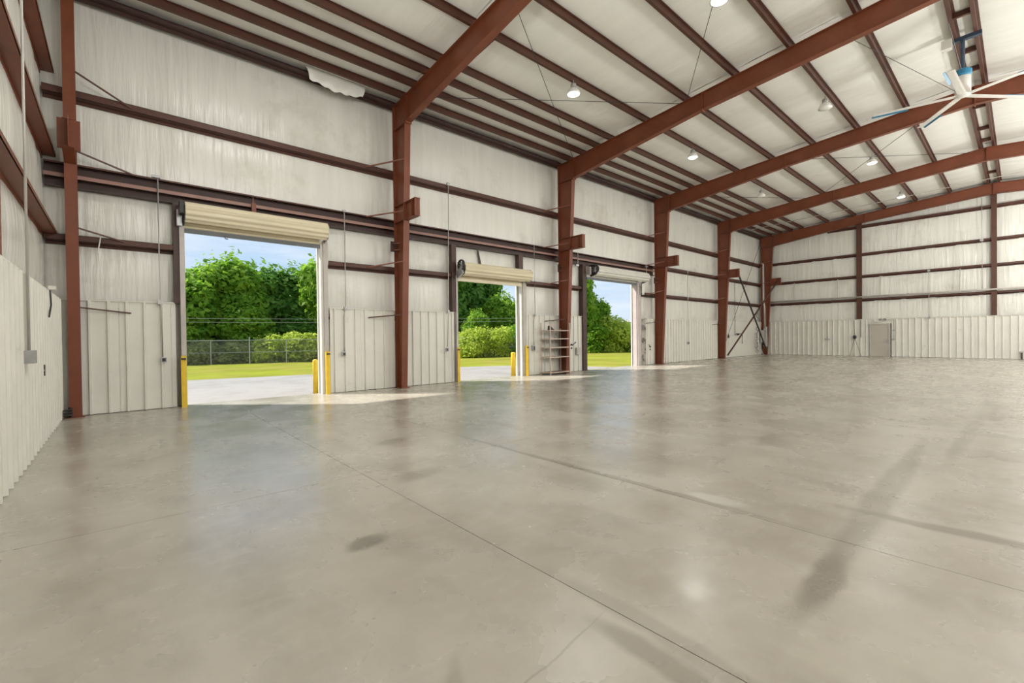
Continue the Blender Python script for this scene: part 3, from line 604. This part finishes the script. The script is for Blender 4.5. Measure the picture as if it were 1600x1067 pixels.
# motor lump at the column top right of door three, and brackets left of columns
for X, z, lab in ((6.52, 4.42, 'small dark steel plate on the left edge of the first column'), (14.14, 4.45, 'small dark steel plate on the left edge of the wire rack column'), (21.66, 4.48, 'dark pulley block left of the column by the third doorway')):
    t = root('cleat_plate', (X, 12.98, z), lab, 'bracket', None, 'thing')
    MB().box(X - .10, X + .10, 12.98, 13.0, z - .15, z + .17).build('plate', 'dark', t); MB().bar((X + .0, 12.97, z + .1), (X + .35, 12.86, z + .17), .03, .03).bar((X + .0, 12.97, z - .1), (X + .35, 12.86, z - .04), .03, .03).build('arm', 'steel', t)
# little things on the near left wall
t = root('pull_cord', (-.84, 11.0, 2.0), 'white socket and short dark cord at the top of the near left panels', 'cord', None, 'thing')
MB().box(-.89, -.80, 10.95, 11.15, 2.47, 2.53).build('socket', 'trimw', t); MB().tube([(-.86, 10.9, 2.45), (-.85, 10.88, 2.2), (-.85, 10.55, 1.98)], .012, 6).build('cord', 'black', t)
t = root('wall_latch', (-.86, 9.93, 1.05), 'small dark latch low on the near left panels', 'latch', None, 'thing')
MB().box(-.90, -.855, 9.90, 9.95, 1.05, 1.22).build('bar', 'black', t); MB().box(-.90, -.86, 9.87, 9.98, 1.12, 1.15).build('strap', 'galv', t)
t = root('cable_coil', (-.82, 12.9, 0), 'small dark coil of cable on the floor in the near left corner', 'cable', None, 'thing')
MB().tube([(-.80 + .06 * math.cos(k * .7), 12.86 + .09 * math.sin(k * .7), .03 + k * .006) for k in range(30)], .018, 6).build('coil', 'black', t)
t = root('wire_tail', (-.2, 13.08, 3.4), 'short white wire tail hanging at the lower girt by the corner column', 'wire', None, 'thing')
MB().tube([(-.25, 13.10, 3.88), (-.27, 13.09, 3.7), (-.31, 13.09, 3.45)], .012, 6).build('wire', 'trimw', t)

# ------------------------------------------------------------------ wire shelf rack by the second column
t = root('shelf_rack', (13.6, 12.7, 0), 'tall open metal shelf rack standing against the column left of the third doorway', 'rack', None, 'thing')
for x in (13.03, 14.19):
    for y in (12.50, 13.02): MB().box(x - .018, x + .018, y - .018, y + .018, 0, 2.12 if y < 12.6 or x < 14 else 1.9).build('post', 'rack', t)
for z in (.10, .72, 1.11, 1.46, 1.80):
    s = MB().box(13.03, 14.19, 12.49, 12.51, z - .02, z + .02).box(13.03, 14.19, 13.01, 13.03, z - .02, z + .02).box(13.02, 13.04, 12.5, 13.02, z - .02, z + .02).box(14.18, 14.2, 12.5, 13.02, z - .02, z + .02).build('shelf', 'rack', t)
    MB().box(13.04, 14.18, 12.51, 13.01, z - .004, z + .004).build('deck', 'girt', s)
t = root('knee_pad', (13.3, 12.7, 1.82), 'small black triangular thing on the top shelf of the rack', 'clip', None, 'thing')
MB().prism([(13.18, 1.82), (13.46, 1.82), (13.2, 2.0)], 'y', 12.66, 12.80).build('body', 'black', t)

# ------------------------------------------------------------------ high-bay lamps and added fill lamps
lampm = {}
def lamp(x, y, lit, label, k=.36, drop=.40, group='high-bay lamps under the roof'):
    z = zt(y) - drop; t = root('high_bay_lamp', (x, y, z), label, 'lamp', group, 'thing')
    MB().tube([(x, y, zt(y) + .02), (x, y, z + .3)], .012, 6).build('hanger', 'galv', t)
    MB().lathe([(.07, .20), (.085, .22), (.085, .30), (.05, .32)], (x, y, z), 14).build('ballast', 'galv', t, smooth=True)
    MB().lathe([(.205, .0), (.20, .03), (.15, .13), (.07, .20), (.05, .2), (.14, .12), (.19, .02)], (x, y, z), 22).build('shade', 'dim', t, smooth=True)
    MB().lathe([(.02, -.045), (.12, -.03), (.195, .01), (.19, .03)], (x, y, z), 22).build('lens', 'glow' if lit else 'dim', t, smooth=True)
    if lit:
        if drop > 1:                                  # added fill pendant with a clear globe: light all round
            MB().lathe([(.05, -.24), (.16, -.2), (.23, -.08), (.22, .02)], (x, y, z), 18).build('globe', 'dim', t, smooth=True)
            l = bpy.data.lights.new('lamp_light', 'POINT'); l.shadow_soft_size = .25
        else:
            l = bpy.data.lights.new('lamp_light', 'AREA'); l.shape = 'DISK'; l.size = .42; l.spread = math.pi
        l.energy = LAMP_W * k; l.color = (1, .99, .945)
        lo = bpy.data.objects.new('lamp_light', l); COL.objects.link(lo); lo.parent = t; lo.location = (0, 0, -.06 if drop < 1 else -.55)
    return t
lamp(10.35, 8.86, True, 'lit high-bay lamp nearest the camera, below the second roof beam'); lamp(17.75, 8.88, True, 'lit high-bay lamp just above the third roof beam')
lamp(10.4, 4.55, True, 'lit high-bay lamp cut by the top edge of the picture', .15); lamp(18.1, 4.40, False, 'unlit high-bay lamp left of the ceiling fan')
lamp(25.5, 9.05, False, 'unlit high-bay lamp near the eave above the fourth column'); lamp(25.55, 4.45, True, 'lit high-bay lamp between the third and fourth roof beams')
lamp(33.2, 4.5, True, 'lit high-bay lamp in front of the far end wall')
lamp(2.9, 8.9, True, 'added fill lamp out of view in the first bay, nearer the eave', .6); lamp(2.9, 4.5, True, 'added globe fill lamp on a long stem, out of view in the first bay', FILL * .7, 2.6)  # both out of view, added to brighten the first bay
for x, bay in zip((2.9, 10.4, 18.1, 25.5, 33.2), ('first', 'second', 'third', 'fourth', 'last')):
    for y, row in ((-2.6, 'nearer the ridge'), (-7.0, 'farther from the ridge')): lamp(x, y, True, 'added globe fill lamp on a long stem, unseen half, %s bay, %s' % (bay, row), FILL * (1.2 if x > 15 else .95 if y < -5 else .4), 2.5, 'added fill pendants in the unseen half')  # unseen pendants, added to brighten the roof and walls

# ------------------------------------------------------------------ large ceiling fan at the ridge
hx, hy, hz = 17.95, 1.10, 8.20
t = root('ceiling_fan', (hx, hy, hz), 'large white five-blade ceiling fan with blue blade tips hanging from the ridge', 'fan', None, 'thing')
MB().box(hx - .05, hx + .08, .72, 1.42, zt(1) - .10, zt(1)).build('mount_beam', 'navy', t)
MB().box(hx - .22, hx - .02, 1.30, 1.52, zt(1) - .28, zt(1) - .03).build('control_box', 'fanw', t)
MB().tube([(hx, hy, zt(1) - .1), (hx, hy, hz + .75)], .05, 10).tube([(hx, hy, hz + .78), (hx - .12, hy + .12, hz + .55), (hx - .12, hy + .12, hz + .18)], .045, 8).build('drop_tube', 'navy', t)
MB().lathe([(.15, .52), (.19, .56), (.19, .68), (.10, .74)], (hx, hy, hz), 18).build('motor_hub', 'blue', t)
MB().lathe([(.15, -.02), (.17, 0), (.17, .5), (.14, .54)], (hx, hy, hz), 18).build('motor_housing', 'fanw', t, smooth=True)
for k in range(5):
    a = math.radians(33 + 72 * k); ca, sa = math.cos(a), math.sin(a)
    def P(r, w, h): return (hx + ca * r - sa * w, hy + sa * r + ca * w, hz + h)
    prof = [(-.085, .0), (-.03, .028), (.05, .022), (.095, .0), (.05, -.006), (-.03, -.004)]
    n = len(prof); bl = MB().add([P(.14, w, h) for w, h in prof] + [P(1.98, w * .92, h - .02) for w, h in prof], [tuple(range(n)), tuple(range(n, 2 * n))[::-1]] + [(i, n + i, n + (i + 1) % n, (i + 1) % n) for i in range(n)]).build('blade', 'fanw', t)
    MB().add([P(r, w, h) for r in (1.15, 1.99) for w, h in ((-.085, .0), (-.13, -.03), (-.135, -.045), (-.085, -.012))], [(0, 1, 2, 3), (7, 6, 5, 4), (0, 4, 5, 1), (1, 5, 6, 2), (2, 6, 7, 3), (3, 7, 4, 0)]).build('winglet', 'blue', bl)
for s in (1, -1):
    tag(MB().tube([(hx + s * .1, hy, hz + .6), (hx + s * 1.1, hy + (.2 if s < 0 else -.25), zt(1) + .02)], .006, 5).build('guy_wire', 'galv', t))

# ------------------------------------------------------------------ outdoors
def chain_fence():
    a = Vector((1.0, 36.9, -.06)); b = Vector((31.2, 25.29, -.06)); d = (b - a); Ln = d.length; d.normalize(); H = 1.62
    t = root('chain_link_fence', (a + b) / 2, 'grey chain-link fence along the far side of the lawn', 'fence', None, 'thing')
    s = 1.6; k = 0
    while s < Ln:
        p = a + d * s; MB().tube([p, p + Vector((0, 0, H + (.22 if k % 2 == 0 else .03)))], .036 if k % 2 == 0 else .026, 8).build('post', 'galv', t); s += 2.25; k += 1
    MB().tube([a + Vector((0, 0, H)), b + Vector((0, 0, H))], .022, 6).build('top_rail', 'galv', t)
    MB().tube([a + Vector((0, 0, .8)), b + Vector((0, 0, .8))], .016, 6).build('mid_rail', 'galv', t)
    m = MB(); q = 0.
    while q < Ln - H:
        for e in (0, 1):
            p0 = a + d * (q + (H if e else 0)); p1 = a + d * (q + (0 if e else H)) + Vector((0, 0, H)); w = d * .0022
            m.add([p0 - w, p0 + w, p1 + w, p1 - w], [(0, 1, 2, 3)])
        q += .085
    m.build('chain_link_mesh', 'galv', t, kind='stuff')
chain_fence()
for z, lab in ((2.72, 'lower overhead wire crossing in front of the trees'), (2.96, 'upper overhead wire crossing in front of the trees')):
    t = MB().tube([(-6 + 33 * k / 16, 38.6 - .39 * (33 * k / 16), z + .02 * (k - 8) ** 2 / 8) for k in range(17)], .010, 5).build('overhead_wire', 'galv', org=(8, 36, z)); tag(t, lab, 'wire', 'overhead wires', 'thing')
t = None
def leaf_cloud(lobes, n, size):
    """leaf quads scattered through the shells of ellipsoid lobes (cx, cy, cz, rx, ry, rz)"""
    vol = np.array([l[3] * l[4] * l[5] for l in lobes]) ** .67; idx = rng.choice(len(lobes), n, p=vol / vol.sum()); L = np.array(lobes)[idx]
    d = rng.normal(size=(n, 3)); d /= np.linalg.norm(d, axis=1)[:, None]
    r = np.clip(1.03 + rng.normal(0, .17, n), .4, 1.42) * (1 + .10 * np.sin(d[:, 0] * 7 + L[:, 0]) * np.sin(d[:, 2] * 8 + d[:, 1] * 6))
    c = L[:, :3] + d * L[:, 3:] * r[:, None]; c[:, 2] = np.maximum(c[:, 2], .05)
    nrm = d * .8 + rng.normal(size=(n, 3)) * .55 + np.array([0, 0, .35]); nrm /= np.linalg.norm(nrm, axis=1)[:, None]
    u = np.cross(nrm, rng.normal(size=(n, 3))); u /= np.linalg.norm(u, axis=1)[:, None]; v = np.cross(nrm, u)
    s = size * rng.uniform(.6, 1.3, n)[:, None]
    vs = np.stack([c - u * s, c - v * s * .55 + nrm * s * .15, c + u * s, c + v * s * .55 + nrm * s * .15], 1).reshape(-1, 3)
    return vs
def quad_mesh(name, vs, mat):
    n = len(vs) // 4; me = bpy.data.meshes.new(name); me.vertices.add(len(vs)); me.vertices.foreach_set('co', vs.astype(np.float32).ravel())
    me.loops.add(4 * n); me.loops.foreach_set('vertex_index', np.arange(4 * n, dtype=np.int32)); me.polygons.add(n)
    me.polygons.foreach_set('loop_start', np.arange(0, 4 * n, 4, dtype=np.int32)); me.polygons.foreach_set('loop_total', np.full(n, 4, dtype=np.int32))
    me.materials.append(M[mat]); me.update(); me.validate(); return me
def crown_lobes(h, w, base, k):
    out = [(0, 0, base + (h - base) * .5, w * .72, w * .72, (h - base) * .5)]
    for i in range(k):
        a = 2 * math.pi * (i / k) + rng.uniform(-.4, .4); f = rng.uniform(.12, .92); rr = w * .62 * math.sqrt(max(.05, 1 - (2 * f - 1) ** 2 * .8)); q = rng.uniform(.26, .44) * w
        out.append((rr * math.cos(a), rr * math.sin(a), base + (h - base) * f, q, q, q * rng.uniform(.7, 1.0)))
    return out
PROTO = {}
def plant(kind, key, x, y, h, w, base, n, size, mat, label, cat, group, trunk=True, rot=None):
    pk = (key, mat); t = root('tree' if cat == 'tree' else 'bush', (x, y, -.06), label, cat, group, 'thing')
    if pk not in PROTO:
        lobes = crown_lobes(h, w, base, 22 if cat == 'tree' else 9); PROTO[pk] = (quad_mesh('foliage', leaf_cloud(lobes, n, size), mat), h, w, lobes)
    me, h0, w0, lobes = PROTO[pk]
    c = bpy.data.objects.new('foliage', me); COL.objects.link(c); c.parent = t; c.scale = (1.12 * w / w0, 1.12 * w / w0, h / h0); c.rotation_euler.z = rng.uniform(0, 6.28) if rot is None else rot; c['kind'] = 'stuff'
    m = MB()
    if trunk:
        m.tube([(x, y, -.2), (x + .05, y, h * .3), (x - .05, y + .05, h * .75)], [.05 * w + .04, .035 * w + .03, .02], 8)
        for k in range(4):
            a = k * 1.7; m.tube([(x, y, h * (.2 + .1 * k)), (x + .45 * w * math.cos(a), y + .45 * w * math.sin(a), h * (.45 + .1 * k))], [.04, .015], 6)
    else:
        for k in range(5): a = k * 1.3; m.tube([(x, y, -.1), (x + .4 * w * math.cos(a), y + .4 * w * math.sin(a), h * .6)], [.025, .01], 5)
    m.build('trunk' if trunk else 'stems', 'bark', t)
    return t
G1, G2 = 'trees beyond the fence', 'bushes along the fence'
T = lambda x, y, h, w, mat, lab, key='a', base=.6, n=17000, s=.235: plant('tree', key, x, y, h, w, base, n, s, mat, lab, 'tree', G1)
B = lambda x, y, h, w, mat, lab, key='s', n=3500, s=.11: plant('bush', key, x, y, h, w, .0, n, s, mat, lab, 'bush', G2, trunk=False)
T(3.4, 41, 6.3, 2.6, 'leaf', 'bright green tree at the left edge of the first doorway'); T(6.6, 42, 7.6, 2.7, 'leaf', 'tallest bright green tree seen through the first doorway', 'b')
T(9.6, 43.5, 7.3, 2.7, 'leafd', 'dark green tree in the middle of the first doorway', 'c'); T(11.9, 42.5, 7.2, 2.2, 'leafd', 'dark green tree with round crown right of the middle of the first doorway', 'd')
T(13.9, 40, 8.0, 2.3, 'leaf', 'bright tall tree at the right edge of the first doorway', 'a'); T(16.5, 41, 9, 3.0, 'leafd', 'dark tree hidden behind the first column', 'c')
T(0, 43, 7.0, 3.2, 'leafd', 'dark tree left of the first doorway view', 'd'); T(8.2, 46.5, 7.0, 3.2, 'leafd', 'dark tree deep in the gap of the first doorway trees', 'd')
T(4.9, 45, 6.4, 3.0, 'leafd', 'dark tree filling behind the bright trees of the first doorway', 'c'); T(11.2, 39.6, 3.2, 1.6, 'leafd', 'low dark tree under the tall ones of the first doorway', 'd', .1)
T(7.3, 39.2, 4.2, 1.7, 'leaf', 'low bright tree standing before the tall ones of the first doorway', 'b', .2)
B(4.3, 37.6, 1.5, 1.1, 'leaft', 'dry bush behind the fence at the left of the first doorway'); B(6.3, 36.9, 1.3, 1.2, 'leaft', 'dry low bush behind the second fence post of the first doorway')
B(8.2, 36.4, 1.75, 1.3, 'leafy', 'yellow green bush behind the fence in the middle of the first doorway', 't'); B(10.2, 35.4, 1.85, 1.5, 'leafy', 'largest yellow green bush behind the fence in the first doorway', 't')
B(12.0, 35.0, 1.3, 1.1, 'leaft', 'dry bush behind the fence at the right of the first doorway'); B(3.0, 38.3, 2.6, 1.0, 'leaf', 'upright green bush at the left edge of the first doorway', 'u')
T(23.3, 36.5, 8.6, 2.9, 'leafd', 'tall dark tree at the left of the second doorway', 'c'); T(26.4, 37.5, 8.3, 2.7, 'leafd', 'tall dark tree in the middle of the second doorway', 'd')
T(27.3, 32.2, 5.2, 1.7, 'leaf', 'bright round tree at the right of the second doorway', 'b', .8); T(23.4, 31.2, 3.6, 1.1, 'leaf', 'pale slim tree before the dark ones of the second doorway', 'a', .4)
T(25.0, 39.5, 8.8, 3.4, 'leafd', 'dark tree deepest in the second doorway', 'd'); T(28.0, 37.0, 7.6, 2.2, 'leafd', 'dark tree at the sky gap of the second doorway', 'c')
T(20.3, 37, 8.5, 2.6, 'leafd', 'dark tree left of the second doorway view', 'c'); T(29.9, 35.5, 4.5, 1.9, 'leafy', 'yellow green tree at the right edge of the second doorway', 'a')
B(21.6, 29.6, 2.1, 1.4, 'leafy', 'yellow green bush at the left of the second doorway', 't'); B(23.5, 28.9, 2.2, 1.4, 'leafy', 'broad yellow green bush in the middle of the second doorway', 'u')
B(25.5, 28.6, 2.5, 1.3, 'leaf', 'green bush beside the bollard of the second doorway', 't'); B(27.3, 27.6, 2.3, 1.3, 'leafy', 'yellow green bush at the right edge of the second doorway', 'u')
T(33.9, 29.2, 9.4, 1.9, 'leaf', 'tall tree at the left of the third doorway', 'b', .8); T(36.3, 29.0, 5.0, 1.8, 'leaf', 'mid-height tree sloping down in the third doorway', 'a', .4)
B(37.0, 27.0, 3.2, 1.9, 'leafy', 'broad yellow green bush in the middle of the third doorway', 'u', 5000); B(39.4, 26.8, 2.6, 1.6, 'leaf', 'green bush right of the middle of the third doorway', 't'); B(42.0, 26.2, 2.3, 1.7, 'leafd', 'dark green bush at the right of the third doorway', 's')
B(34.6, 27.6, 2.6, 1.5, 'leaf', 'green bush at the foot of the tall third doorway tree', 't'); B(44.6, 25.5, 2.2, 1.6, 'leafd', 'dark bush at the right edge of the third doorway', 's')
t = root('distant_building', (88, 62, 0), 'long pale blue-grey building far off in the third doorway', 'building', None, 'thing')
MB().box(76, 105, 60, 72, -.1, 4.7).build('wall', 'far', t); MB().prism([(59.5, 4.7), (72.5, 4.7), (66, 5.6)], 'x', 75.5, 105.5).build('roof', 'trimg', t)
for k in range(8): MB().box(77 + 3.4 * k, 79 + 3.4 * k, 59.95, 60.02, 1.6, 3.4).build('window', 'galv', t)
T(55, 33.2, 4.4, .8, 'leafd', 'small dark tree far off at the right edge of the third doorway', 'd', 1.2)
